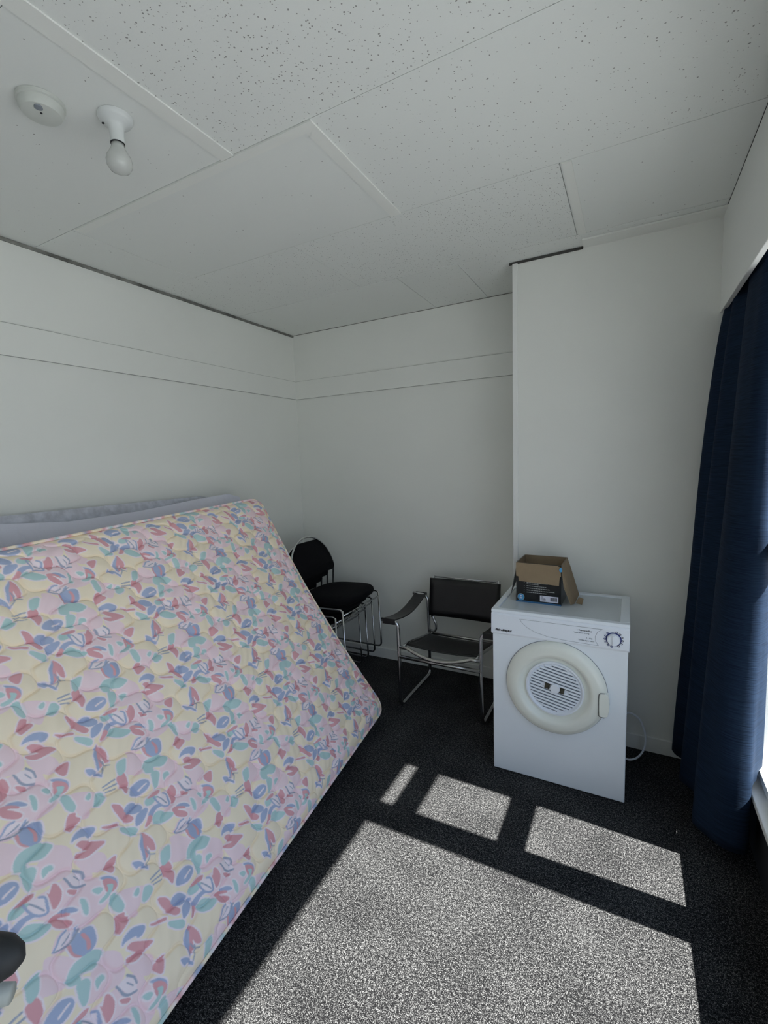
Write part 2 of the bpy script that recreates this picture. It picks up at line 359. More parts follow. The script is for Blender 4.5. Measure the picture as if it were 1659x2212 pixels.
# ------------------------------------------------------------------ tumble dryer
def dryer():
    r = thing('tumble_dryer', (-.262, 2.0, 0), 0, 'white front-loading tumble dryer with round ivory door and slatted centre, standing against the wall', 'tumble dryer')
    hw = .272
    obj('cabinet', mesh1(box, -hw, hw, 0, .40, .004, .760), M['enamel'], r, bevel=.004, bseg=3)
    # console
    b = NB()
    prof = [(-.001, .657), (-.010, .660), (-.014, .668), (-.010, .748), (-.004, .757), (.02, .757), (.02, .657)]
    A = [b.verts.new((-hw - .004, y, z)) for y, z in prof]; B = [b.verts.new((hw + .004, y, z)) for y, z in prof]
    for i in range(len(prof)): b.faces.new((A[i], A[(i + 1) % len(prof)], B[(i + 1) % len(prof)], B[i]))
    b.faces.new(A); b.faces.new(B[::-1])
    con = obj('control_panel', b, M['plastic'], r, bevel=.0025)
    def on(x, z, off=0): return (x, -.014 + (z - .668) * .05 - off, z)
    # thin printed outline
    out = [(-.150, .740), (.178, .741), (.160, .728), (.152, .708), (.154, .688), (.164, .672)]
    b = NB(); tube(b, [on(x, z, .0003) for x, z in out], .0006, 6)
    low = [(-.150, .740), (-.140, .725), (-.115, .705), (-.08, .690), (-.03, .679), (.04, .674), (.164, .672)]
    tube(b, [on(x, z, .0003) for x, z in low], .0006, 6)
    obj('printed_outline', b, M['ink_grey'], con, smooth=True)
    text('brand_lettering', 'Fisher&Paykel', .0125, on(-.256, .6765, .0008), (math.radians(87), 0, 0), M['ink'], con, bold=True, shear=.2)
    text('panel_lettering', '\u2022 Fabricare\u2022Plus', .0085, on(.085, .724, .0008), (math.radians(87), 0, 0), M['ink'], con)
    text('panel_lettering', '\u2022 auto sensor drying', .0075, on(.068, .714, .0008), (math.radians(87), 0, 0), M['ink_grey'], con)
    text('panel_lettering', '3 - 4 kg', .0075, on(.118, .695, .0008), (math.radians(87), 0, 0), M['ink_grey'], con)
    text('panel_lettering', 'Tumble dryer heavy', .0075, on(.088, .684, .0008), (math.radians(87), 0, 0), M['ink_grey'], con)
    kx, kz = .219, .7065
    b = NB(); bl = NB()
    for k in range(14):
        a = math.radians(110 + k * 24.6)
        if k in (0, 7): continue
        c = on(kx + .0315 * math.cos(a), kz + .0315 * math.sin(a), .0004)
        tgt = bl if 1 <= k <= 6 else b
        pts = [(c[0] + .0042 * math.cos(t), c[1], c[2] + .0030 * math.sin(t)) for t in [2 * math.pi * i / 10 for i in range(10)]]
        tube(tgt, pts, .0011, 5, closed=True)
    obj('dial_mark', b, M['ink'], con); obj('dial_mark', bl, M['ink_blue'], con)
    b = NB(); c = on(kx, kz, .0006); tube(b, [(c[0] + .0265 * math.cos(t), c[1], c[2] + .0265 * math.sin(t)) for t in [2 * math.pi * i / 36 for i in range(36)]], .0022, 6, closed=True)
    obj('dial_ring', b, M['ink_blue'], con, smooth=True)
    b = NB(); lathe(b, [(.0245, 0), (.0245, .006), (.0225, .014), (.020, .016), (.0001, .0165)], (kx, -.0125, kz), '-Y', 40)
    box(b, kx - .0035, kx + .0035, -.033, -.027, kz - .02, kz + .02)
    obj('knob', b, M['plastic'], con, auto=35)
    # top lid with shallow sunk panel
    b = NB(); z0, z1 = .757, .772; bw = .022; dp = .006; bb = .05
    box(b, -hw - .004, hw + .004, -.008, bw, z0, z1); box(b, -hw - .004, hw + .004, .402 - .03, .402, z0, z1)
    box(b, -hw - .004, -hw + bw, bw, .372, z0, z1); box(b, hw - bw - .01, hw + .004, bw, .372, z0, z1)
    lid = obj('top_lid', b, M['enamel'], r, bevel=.003)
    obj('lid_panel', mesh1(box, -hw + bw, hw - bw - .01, bw, .372, z0, z1 - dp), M['lidgrey'], lid)
    # door
    cx, cz = -.004, .452
    b = NB()
    lathe(b, [(.116, .004), (.124, .005), (.134, .011), (.140, .022), (.147, .0300), (.158, .0325), (.180, .0300), (.195, .0225), (.204, .012), (.206, 0)], (cx, 0, cz), '-Y', 72)
    door = obj('door', b, M['ivory'], r, auto=50)
    b = NB(); tube(b, [(cx + .2065 * math.cos(t), -.0005, cz + .2065 * math.sin(t)) for t in [2 * math.pi * i / 72 for i in range(72)]], .0013, 6, closed=True)
    obj('door_seal', b, M['ink_grey'], door)
    # latch handle at the right edge
    b = NB(); hp = []
    for t in np.linspace(-1, 1, 13): hp.append((.178 + .0 * t, t))
    L = [(.180, -.050), (.176, -.044), (.1745, -.02), (.1745, .02), (.176, .044), (.180, .050), (.198, .051), (.208, .046), (.213, .02), (.214, 0), (.213, -.02), (.208, -.046), (.198, -.051)]
    F = [b.verts.new((cx + x, -.033 + (x - .175) * .12, cz - .025 + z)) for x, z in L]; K = [b.verts.new((cx + x, -.001, cz - .025 + z)) for x, z in L]
    b.faces.new(F)
    for i in range(len(L)): b.faces.new((F[i], F[(i + 1) % len(L)], K[(i + 1) % len(L)], K[i]))
    b.faces.new(K[::-1])
    hd = obj('door_handle', b, M['ivory'], door, bevel=.003)
    b = NB(); tube(b, [(cx + x, -.0325 + (x - .175) * .12, cz - .025 + z) for x, z in [(.196, .0525), (.180, .0515), (.1745, .045), (.1730, .02), (.1730, -.02), (.1745, -.045), (.180, -.0515), (.196, -.0525)]], .0011, 6)
    obj('handle_gap', b, M['ink'], door)
    # grille
    b = NB(); lathe(b, [(.1185, .002), (.1185, .016), (.112, .017), (.109, .012), (.106, .0075), (.0001, .0070)], (cx, 0, cz), '-Y', 64)
    gr_ = obj('filter_grille', b, M['plastic'], door, auto=40)
    tilt = math.radians(-11); ct, st = math.cos(tilt), math.sin(tilt)
    bs, bd = NB(), NB(); pitch = .0137
    for k in range(-7, 8):
        zz = k * pitch; hl = math.sqrt(max(0, .105 ** 2 - (abs(zz) + .004) ** 2)) - .002
        if hl < .02: continue
        segs = [(-hl, hl)]
        if k in (0,): segs = [(-hl, -.058), (.058, hl)]
        for (a0, a1) in segs:
            for (bmx, o0, o1, d0, d1) in ((bs, .0005, .0080, .0078, .0135), (bd, -.0052, .0005, .0070, .0080)):
                pr_ = [(o0, d0), (o0, d1 * .8 + d0 * .2), ((o0 + o1) / 2, d1), (o1, d1 * .75 + d0 * .25), (o1, d0)]
                A, B2 = [], []
                for (oz, dd) in pr_:
                    for lst, xx in ((A, a0), (B2, a1)):
                        X_ = xx * ct - (zz + oz) * st; Z_ = xx * st + (zz + oz) * ct
                        lst.append(bmx.verts.new((cx + X_, -dd, cz + Z_)))
                n_ = len(pr_)
                for i in range(n_): bmx.faces.new((A[i], A[(i + 1) % n_], B2[(i + 1) % n_], B2[i]))
                bmx.faces.new(A); bmx.faces.new(B2[::-1])
    obj('grille_slats', bs, M['plastic'], gr_); obj('grille_slots', bd, M['darkslot'], gr_)
    tl = Matrix.Rotation(-tilt, 4, 'Y')
    for sx in (-1, 1):
        b = NB(); box(b, sx * .030 - .010, sx * .030 + .010, -.0145, -.006, -.011, .011)
        b.transform(Matrix.Translation((cx, 0, cz)) @ tl); obj('vent_opening', b, M['vent_dark'], gr_)  # dark mottled blocks for the vent openings
    b = NB(); lathe(b, [(.020, .006), (.020, .0165), (.018, .019), (.0001, .0195)], (cx + .002, 0, cz), '-Y', 32)
    obj('grille_hub', b, M['plastic'], gr_, auto=40)
    b = NB(); lathe(b, [(.0165, 0), (.0165, .0006), (.0001, .0006)], (.232, 0, .622), '-Y', 24, sx=1.15); obj('glue_mark', b, M['enamel'], r)
    # power cord looping out at the right
    b = NB(); pts = [(.262, .36, .20), (.285, .35, .225), (.33, .355, .20), (.357, .36, .12), (.352, .352, .05), (.32, .335, .006), (.283, .31, .005), (.262, .33, .006)]
    tube(b, fillet(pts, .05, 6), .0045, 8); obj('power_cord', b, M['plastic'], r, smooth=True)
    return r
dryer()

# ------------------------------------------------------------------ cardboard box on the dryer
def carton():
    r = thing('cardboard_box', (-.362, 2.155, .7665), math.radians(-1.5), 'open black printed cardboard box with folded-out brown flaps on top of the dryer', 'box')
    w, d, h, t = .100, .185, .188, .003
    b = NB()
    box(b, -w, w, 0, d, 0, t)
    box(b, -w, w, 0, t / 2, t, h); box(b, -w, w, d - t / 2, d, t, h)
    box(b, -w, -w + t / 2, t / 2, d - t / 2, t, h); box(b, w - t / 2, w, t / 2, d - t / 2, t, h)
    body = obj('outer_shell', b, M['box_black'], r)
    b = NB(); e = t / 2
    box(b, -w + e, w - e, e, t, t, h); box(b, -w + e, w - e, d - t, d - e, t, h)
    box(b, -w + e, -w + t, t, d - t, t, h); box(b, w - t, w - e, t, d - t, t, h)
    obj('inner_lining', b, M['card'], r)
    def flap(name, pts, thick, m=M['card']):
        b = NB(); P = [Vector(p) for p in pts]; n = (P[1] - P[0]).cross(P[2] - P[0]).normalized() * thick
        A = [b.verts.new(p) for p in P]; B = [b.verts.new(p + n) for p in P]
        b.faces.new(A); b.faces.new(B[::-1])
        for i in range(len(P)): b.faces.new((A[i], A[(i + 1) % len(P)], B[(i + 1) % len(P)], B[i]))
        return obj(name, b, m, r)
    fy = lambda z: -.004 - (h - z) * .10
    fl = [(-w, h), (w * .80, h - .002), (w * .98, h - .008), (w * 1.0, h - .050), (w * .95, h - .052), (w * .92, h - .092), (-w * .86, h - .085), (-w * .88, h - .064), (-w * .98, h - .063), (-w, h - .03)]
    ff = flap('front_flap', [(x, fy(z) + .004 * 0, z) for x, z in fl], .002)
    flap('side_flap', [(w, .004, h), (w, d - .004, h), (w + .018, d - .01, h - .05), (w + .060, d - .05, .025), (w + .052, .05, .004), (w + .040, .02, .006), (w + .012, .004, h - .10)], .0025)
    flap('flap_tongue', [(w + .054, .06, .004), (w + .066, .075, .030), (w + .086, .068, .026), (w + .082, .05, .004)], .0025)
    flap('side_flap', [(-w, .030, h), (-w, d - .006, h), (-w - .028, d - .02, .08), (-w - .048, .11, .012), (-w - .040, .07, .014), (-w - .016, .032, h - .08)], .0025, M['box_side'])
    # printing on the front face
    b = NB(); rnd = random.Random(5)
    for i, (z, L) in enumerate(((.094, .095), (.087, .055), (.078, .088), (.068, .096), (.058, .118), (.048, .084))):
        if i not in (1,): box(b, -.064, -.062, -.0006, 0, z, z + .002)
        x = -.052
        while x < -.052 + L:
            ww = rnd.uniform(.004, .011); box(b, x, x + ww, -.0006, 0, z - (x + .05) * .0, z + .0030); x += ww + .0018
    obj('printed_lines', b, M['print_white'], body)
    b = NB(); lathe(b, [(.0155, 0), (.0155, .0008), (.0001, .0008)], (-.078, 0, .024), '-Y', 28); bd = obj('round_badge', b, M['badge'], body)
    b = NB(); lathe(b, [(.004, .0008), (.004, .0014), (.0001, .0014)], (-.078, 0, .029), '-Y', 16); box(b, -.084, -.072, -.0014, -.0008, .016, .0225); obj('badge_figure', b, M['sticker'], bd)
    b = NB(); tube(b, [(-.078 + .0155 * math.cos(t), -.0008, .024 + .0155 * math.sin(t)) for t in [2 * math.pi * i / 28 for i in range(28)]], .0008, 5, closed=True); obj('badge_rim', b, M['print_white'], bd)
    st_ = obj('label_sticker', mesh1(box, .008, .088, -.0010, 0, .012, .040), M['sticker'], body)
    b = NB(); x = .054
    while x < .080: ww = rnd.uniform(.0010, .0026); box(b, x, x + ww, -.0016, -.0010, .018, .035); x += ww + .0012
    obj('barcode', b, M['ink'], st_); b = NB()
    for z in (.034, .029, .024, .019): box(b, .014, .014 + rnd.uniform(.006, .02), -.0016, -.0010, z, z + .0018)
    obj('sticker_print', b, M['ink'], st_)
    obj('blue_band', mesh1(box, -w - .0005, w + .0005, -.0012, 0, 0, .007), M['box_blue'], body)
    b = NB(); lathe(b, [(.009, 0), (.009, .0006), (.0001, .0006)], (w * .985, -.008, h - .019), '-Y', 16, sx=.7, sy=1.2); obj('blue_sticker', b, M['badge'], r)
carton()

# ------------------------------------------------------------------ sling armchair
def sling_chair():
    bx, by = -.915, 2.50
    r = thing('sling_armchair', (bx, by, 0), 0, 'chrome tube armchair with black leather sling seat, back and armrests beside the dryer', 'chair')
    L = lambda x, y, z: (x - bx, y - by, z)
    rad = .0105
    for s, name in ((-1, 'side_frame'), (1, 'side_frame')):
        x0 = -1.160 if s < 0 else -.672; xo = x0 + s * .105
        b = NB()
        pts = [L(xo, 2.286, .527), L(x0, 2.286, .527), L(x0 + s * -.004, 2.286, .30), L(x0, 2.292, .012), L(x0, 2.745, .012), L(x0 - s * .004, 2.735, .30), L(x0, 2.735, .555), L(xo, 2.735, .560)]
        tube(b, pts, rad, 12, fl=.042); obj('side_frame', b, M['chrome'], r, smooth=True)
        # armrest sling
        b = NB(); N = 16; ring = []
        xa, xb = x0 + s * .012, x0 + s * .092
        for i in range(N + 1):
            t = i / N; y = 2.274 + (2.747 - 2.274) * t; z = .5405 + .028 * t - .040 * math.sin(math.pi * t)
            ring.append([b.verts.new(L(xa, y, z)), b.verts.new(L(xb, y, z)), b.verts.new(L(xb, y, z - .006)), b.verts.new(L(xa, y, z - .006))])
        # wrap down over the front and back tube
        for i in range(N):
            for k in range(4): b.faces.new((ring[i][k], ring[i][(k + 1) % 4], ring[i + 1][(k + 1) % 4], ring[i + 1][k]))
        b.faces.new(ring[0]); b.faces.new(ring[-1][::-1])
        box(b, *sorted((xa - bx, xb - bx)), 2.2695 - by, 2.2745 - by, .508, .5405); box(b, *sorted((xa - bx, xb - bx)), 2.7465 - by, 2.7515 - by, .545, .5685)
        obj('armrest', b, M['leather'], r, bevel=.0015)
    # crossbars
    b = NB(); tube(b, [L(-1.160, 2.286, .317), L(-.672, 2.286, .317)], rad, 12); obj('crossbar', b, M['chrome_worn'], r, smooth=True)
    b = NB(); tube(b, [L(-1.160, 2.735, .300), L(-.672, 2.735, .300)], rad * .9, 12); obj('crossbar', b, M['chrome_worn'], r, smooth=True)
    b = NB(); pts = [L(-1.160, 2.286, .374), L(-1.105, 2.286, .374)] + [L(-1.105 + .375 * t, 2.286 - .02 * math.sin(math.pi * t), .374 - .036 * math.sin(math.pi * t) ** .9) for t in np.linspace(.08, .92, 14)] + [L(-.730, 2.286, .374), L(-.672, 2.286, .374)]
    tube(b, pts, rad * .95, 12); obj('curved_crossbar', b, M['chrome_worn'], r, smooth=True)
    # seat sling with side rails, sloping down to the back
    def sling(b, f, nx, ny, th):
        g0 = [[b.verts.new(f(i / nx, j / ny)) for j in range(ny + 1)] for i in range(nx + 1)]
        for i in range(nx):
            for j in range(ny): b.faces.new((g0[i][j], g0[i + 1][j], g0[i + 1][j + 1], g0[i][j + 1]))
    def seatf(u, v):
        x = -1.128 + .424 * u; y = 2.318 + .345 * v
        z = .385 - .062 * v - .020 * math.sin(math.pi * u) ** .8 * (.35 + .65 * math.sin(math.pi * min(1, v + .15)))
        return L(x, y, z)
    b = NB(); sling(b, seatf, 16, 10, 0); o = obj('seat', b, M['leather'], r, smooth=True); sm = o.modifiers.new('t', 'SOLIDIFY'); sm.thickness = .006
    for x in (-1.133, -.699):
        b = NB(); tube(b, [L(x, 2.289, .376), L(x, 2.36, .378), L(x, 2.66, .318), L(x, 2.735, .302)], .009, 10, fl=.03); obj('seat_rail', b, M['chrome'], r, smooth=True)
    # under-seat strap corner
    b = NB(); pts = [L(-1.128, 2.325, .378), L(-1.06, 2.325, .372), L(-1.075, 2.40, .352), L(-1.128, 2.42, .360)]
    b.faces.new([b.verts.new(p) for p in pts]); o = obj('seat_strap', b, M['leather'], r); o.modifiers.new('t', 'SOLIDIFY').thickness = .003
    # back
    for x in (-1.118, -.692):
        b = NB(); tube(b, [L(x, 2.700, .425), L(x, 2.742, .693)], .009, 10); obj('back_post', b, M['chrome'], r, smooth=True)
        s = -1 if x < -1 else 1
        b = NB(); pts = [L(x, 2.703, .440), L(x - s * .012, 2.700, .41), L(x - s * .030, 2.70, .375), L(x - s * .022, 2.70, .33), L(x + s * .028, 2.728, .322)]
        tube(b, fillet(pts, .03, 5), .008, 10); obj('back_bracket', b, M['chrome'], r, smooth=True)
    def backf(u, v):
        x = -1.134 + .458 * u; z = .440 + .238 * v; y = 2.702 + .152 * (z - .44) + .012 * math.sin(math.pi * u)
        return L(x, y - .010, z)
    b = NB(); sling(b, backf, 14, 6, 0); o = obj('backrest', b, M['leather'], r, smooth=True); sm = o.modifiers.new('t', 'SOLIDIFY'); sm.thickness = .012; sm.offset = -1
    b = NB(); tube(b, [L(-1.118, 2.742, .685), L(-.692, 2.742, .685)], .005, 8); obj('top_rod', b, M['chrome'], r, smooth=True)
sling_chair()

# ------------------------------------------------------------------ stack of four chairs
def stack_chairs():
    top_o = Vector((-1.700, 2.475, .156))
    r = thing('stacking_chair', (0, 0, 0))
    rad = .0065
    for s in (-1, 1):
        y = .225 * s; b = NB()
        pts = [(-.175, y * .98, .565), (-.190, y, .385), (-.205, y, .008), (.198, y, .008), (.186, y, .398), (-.188, y, .392)]
        tube(b, pts[1:5], rad, 8, fl=.035); obj('leg_frame', b, M['chrome'], r, smooth=True)
        b = NB(); tube(b, [(.186, y, .36), (.184, y, .402), (-.186, y, .392)], rad, 8, fl=.03); obj('side_rail', b, M['chrome'], r, smooth=True)
    for z, x in ((.366, .188), (.380, -.186)):
        b = NB(); tube(b, [(x, -.225, z), (x, .225, z)], rad * .85, 8); obj('cross_rail', b, M['chrome'], r, smooth=True)
    # hooped back tube
    b = NB(); pts = [(-.188, -.225, .385), (-.176, -.225, .57)]
    for k in range(25):
        a = math.pi * k / 24; zz = math.sin(a); pts.append((-.176 - .062 * zz, -.225 * math.cos(a), .57 + .222 * zz))
    pts += [(-.176, .225, .57), (-.188, .225, .385)]
    tube(b, pts, rad, 8); obj('back_hoop', b, M['chrome'], r, smooth=True)
    # back pad: half round, flat step below the hoop top leaves a grip gap
    b = NB(); N = 28; ring = []
    for k in range(N + 1):
        a = math.pi * k / N; zz = math.sin(a); zc = min(zz, .90 - .0 * abs(math.cos(a)))
        if zz > .90: zc = .90
        ring.append((-.176 - .062 * zc + .004, -.218 * math.cos(a), .566 + .218 * zc))
    ring = [(-.174, -.218, .545)] + ring + [(-.174, .218, .545)]
    low = [(-.170, .19, .535), (-.170, -.19, .535)]
    allp = ring + low
    A = [b.verts.new((x + .009, y, z)) for x, y, z in allp]; B = [b.verts.new((x - .007, y, z)) for x, y, z in allp]
    b.faces.new(A); b.faces.new(B[::-1])
    for i in range(len(allp)): b.faces.new((A[i], A[(i + 1) % len(allp)], B[(i + 1) % len(allp)], B[i]))
    obj('backrest', b, M['fabric_black'], r, bevel=.004, bseg=3)
    # seat pad
    b = NB(); P = []
    def sup(t):
        c, s_ = math.cos(t), math.sin(t); n = 3.4
        x = abs(c) ** (2 / n) * (1 if c > 0 else -1); y = abs(s_) ** (2 / n) * (1 if s_ > 0 else -1)
        return x, y
    K = 48
    for (sc_, z) in ((.80, .405), (.97, .408), (1.0, .422), (.985, .440), (.93, .452), (.6, .456), (.0001, .456)):
        ring = []
        for k in range(K):
            x, y = sup(2 * math.pi * k / K); yy = y * .228 * (1 - .10 * (1 - x) / 2); ring.append(b.verts.new((.010 + .200 * x * sc_, yy * sc_, z + .006 * x * sc_)))
        P.append(ring)
    for A, B in zip(P[:-1], P[1:]):
        for k in range(K): b.faces.new((A[k], A[(k + 1) % K], B[(k + 1) % K], B[k]))
    b.faces.new(P[0][::-1]); bmesh.ops.remove_doubles(b, verts=b.verts[:], dist=1e-4)
    obj('seat', b, M['fabric_black'], r, smooth=True)
    labels = ['topmost black padded round-backed chair of the chrome stack in the corner',
              'second black chair from the top of the chrome stack, just under the topmost seat',
              'third black chair from the top of the chrome stack in the corner',
              'lowest black chair of the chrome stack, its legs on the carpet']
    for i in range(4):
        if i == 0: o = r
        else:
            o = r.copy(); COL.objects.link(o)
            for ch in list(r.children):
                c = ch.copy(); COL.objects.link(c); c.parent = o
        o.location = top_o + Vector((-.055, 0, -.052)) * i
        tag(o, labels[i], 'chair', 'black stacking chairs in the corner')
stack_chairs()

# ------------------------------------------------------------------ floral mattress
def catmull(P, n=6, closed=True):
    P = np.array(P, float); N = len(P); out = []
    rng = range(N) if closed else range(N - 1)
    for i in rng:
        if closed: a, b_, c, d = P[(i - 1) % N], P[i], P[(i + 1) % N], P[(i + 2) % N]
        else: a, b_, c, d = P[max(i - 1, 0)], P[i], P[i + 1], P[min(i + 2, N - 1)]
        for k in range(n):
            t = k / n; out.append(.5 * ((2 * b_) + (-a + c) * t + (2 * a - 5 * b_ + 4 * c - d) * t * t + (-a + 3 * b_ - 3 * c + d) * t ** 3))
    if not closed: out.append(P[-1])
    return np.array(out)
mB = np.array([-1.15604926, 2.09078104, 0.1]); mE = np.array([0.11533693, -0.99332643, 0.0])
mT = np.array([-1.88947182, 2.00562201, 1.26058609]); mW = (mT - mB) / np.linalg.norm(mT - mB)
mN = np.cross(mW, mE); mN /= np.linalg.norm(mN); mN = mN if mN[0] > 0 else -mN
# the print was drawn in an oblique view of the cloth: K maps drawing units to metres on the cloth
KO = np.array([0, 0, 1.4532]); KF = 995.486
def cloth(cx, cy):
    x = 200 + cx / 4.1475; y = 1600 + cy / 4.1475
    d = np.array(F_) + (x - 829.5) / KF * np.array(R_) - (y - 1106) / KF * np.array(U_)
    t = ((mB - KO) @ mN) / (d @ mN); p = KO + t * d - mB
    return p @ mE, p @ mW
PU, PV = .355, .277
CREAM, PINK = (254, 239, 213), (252, 226, 230); ROSE, BLUE, TEAL = (230, 172, 178), (176, 188, 216), (190, 218, 216); PALE, LINE = (252, 238, 242), (172, 178, 196)
PINKS = [[(680, 880), (790, 860), (850, 900), (830, 1060), (700, 1100), (640, 1130), (670, 980)],
 [(960, 960), (1030, 870), (1130, 920), (1160, 1030), (1110, 1120), (960, 1180)],
 [(1080, 520), (1230, 500), (1220, 600), (1200, 690), (1130, 650)],
 [(880, 1330), (1040, 1190), (1250, 1010), (1300, 1100), (1400, 1100), (1420, 1250), (1300, 1440), (1200, 1420), (1050, 1400)],
 [(1120, 1560), (1190, 1440), (1290, 1420), (1260, 1540), (1140, 1640)],
 [(790, 280), (900, 240), (980, 300), (940, 380), (830, 330)]]
SH = [
 (BLUE, [(820, 800), (835, 740), (850, 690), (862, 730), (885, 715), (925, 715), (955, 760), (968, 810), (950, 855), (900, 890), (850, 870), (825, 835)]),
 (ROSE, [(797, 803), (820, 800), (840, 850), (890, 888), (860, 885), (822, 850)]),
 (ROSE, [(872, 745), (893, 742), (925, 800), (933, 850), (910, 858), (900, 800)]),
 (TEAL, [(830, 1020), (835, 960), (870, 910), (960, 860), (1025, 870), (1010, 920), (960, 975), (900, 1000), (905, 1050), (850, 1070)]),
 (TEAL, [(880, 1080), (920, 1030), (955, 1045), (950, 1110), (957, 1170), (930, 1195), (895, 1150)]),
 (BLUE, [(1125, 875), (1130, 820), (1170, 775), (1250, 750), (1245, 800), (1222, 822), (1205, 812), (1150, 845)]),
 (ROSE, [(1155, 888), (1185, 855), (1250, 842), (1320, 855), (1290, 900), (1230, 960), (1175, 970), (1165, 945), (1225, 905), (1170, 900)]),
 (ROSE, [(1075, 710), (1090, 660), (1120, 650), (1130, 672), (1160, 690), (1140, 740), (1110, 785), (1085, 750)]),
 (ROSE, [(1325, 590), (1370, 600), (1420, 640), (1470, 680), (1450, 712), (1400, 700), (1350, 650)]),
 (BLUE, [(1410, 640), (1420, 600), (1460, 580), (1500, 595), (1500, 630), (1460, 655)]),
 (BLUE, [(1480, 700), (1490, 650), (1520, 610), (1540, 630), (1535, 680), (1500, 740)]),
 (BLUE, [(1552, 680), (1560, 620), (1600, 585), (1640, 590), (1600, 622), (1582, 680)]),
 (ROSE, [(1552, 680), (1582, 680), (1570, 745), (1548, 750)]),
 (TEAL, [(1585, 700), (1600, 650), (1640, 635), (1700, 650), (1670, 700), (1620, 718)]),
 (TEAL, [(1405, 780), (1410, 750), (1480, 740), (1510, 770), (1500, 805), (1430, 795)]),
 (TEAL, [(1520, 570), (1540, 530), (1590, 530), (1570, 580), (1530, 600)]),
 (ROSE, [(1288, 745), (1340, 738), (1390, 725), (1385, 745), (1310, 760)]),
 (BLUE, [(1530, 800), (1545, 850), (1572, 930), (1580, 990), (1556, 975), (1532, 900)]),
 (ROSE, [(1535, 800), (1560, 810), (1605, 855), (1630, 900), (1600, 910), (1572, 890), (1590, 950), (1580, 975), (1560, 930), (1548, 870)]),
 (BLUE, [(1145, 345), (1190, 342), (1235, 365), (1240, 390), (1215, 378), (1188, 366), (1168, 382), (1150, 367)]),
 (BLUE, [(950, 408), (1000, 400), (1050, 425), (1064, 470), (1040, 455), (960, 425)]),
 (ROSE, [(962, 425), (1005, 418), (1050, 445), (1062, 480), (1030, 510), (990, 502), (965, 465)]),
 (TEAL, [(1030, 560), (1045, 520), (1080, 530), (1110, 600), (1105, 645), (1060, 620)]),
 (TEAL, [(1160, 545), (1180, 505), (1195, 540), (1180, 560)]),
 (TEAL, [(1230, 590), (1225, 520), (1260, 500), (1290, 530), (1260, 600)]),
 (ROSE, [(1332, 400), (1360, 365), (1395, 400), (1410, 450), (1405, 508), (1370, 470), (1340, 440)]),
 (BLUE, [(720, 1300), (735, 1220), (790, 1145), (850, 1130), (875, 1160), (865, 1210), (820, 1270), (760, 1300)]),
 (ROSE, [(865, 1310), (910, 1240), (970, 1205), (955, 1250), (900, 1295)]),
 (ROSE, [(1040, 1200), (1052, 1215), (1070, 1150), (1110, 1190), (1115, 1260), (1090, 1315), (1060, 1270)]),
 (ROSE, [(1145, 1188), (1220, 1190), (1215, 1220), (1165, 1220)]),
 (TEAL, [(1340, 1280), (1380, 1200), (1365, 1165), (1410, 1160), (1400, 1240), (1360, 1290)]),
 (TEAL, [(1295, 1200), (1320, 1180), (1345, 1190), (1325, 1220)]),
 (BLUE, [(1112, 1372), (1130, 1330), (1190, 1310), (1240, 1330), (1205, 1350), (1150, 1352)]),
 (ROSE, [(1080, 1400), (1110, 1355), (1190, 1350), (1195, 1368), (1140, 1382), (1135, 1395), (1215, 1398), (1210, 1440), (1160, 1460), (1110, 1450)]),
 (ROSE, [(1345, 1055), (1350, 1000), (1395, 950), (1405, 990), (1395, 1065)]),
 (TEAL, [(990, 1045), (1030, 1015), (1055, 1040), (1030, 1060), (1005, 1100)]),
 (TEAL, [(590, 1080), (600, 1000), (650, 950), (665, 1000), (650, 1080), (620, 1130)]),
 (TEAL, [(1235, 1265), (1260, 1255), (1290, 1340), (1270, 1350)]),
]
ST = [  # brush strokes: outline leaves and loops
 (.0022, PALE, [(800, 1245), (850, 1165)]),
 (.0018, LINE, [(1585, 920), (1602, 960), (1598, 1015)]), (.0018, LINE, [(1205, 265), (1235, 292), (1282, 296)]),
 (.0018, LINE, [(1262, 462), (1322, 414)]), (.0018, LINE, [(1274, 482), (1332, 440)]), (.0018, LINE, [(1290, 502), (1336, 472)]),
 (.0026, BLUE, [(915, 1290), (960, 1340), (1010, 1362), (1060, 1335), (1045, 1280), (1030, 1240), (1000, 1238)]), (.0016, LINE, [(950, 1285), (985, 1300), (1040, 1322)]),
 (.0026, LINE, [(1118, 1118), (1155, 1158), (1200, 1170), (1252, 1155)]), (.0026, LINE, [(1172, 1044), (1222, 1062), (1248, 1102)]), (.0016, LINE, [(1178, 1095), (1222, 1116)]),
 (.0022, BLUE, [(1130, 1622), (1150, 1530), (1190, 1470)]), (.0018, LINE, [(1140, 1622), (1210, 1560), (1262, 1450)]), (.0014, LINE, [(1170, 1570), (1222, 1480)]),
]
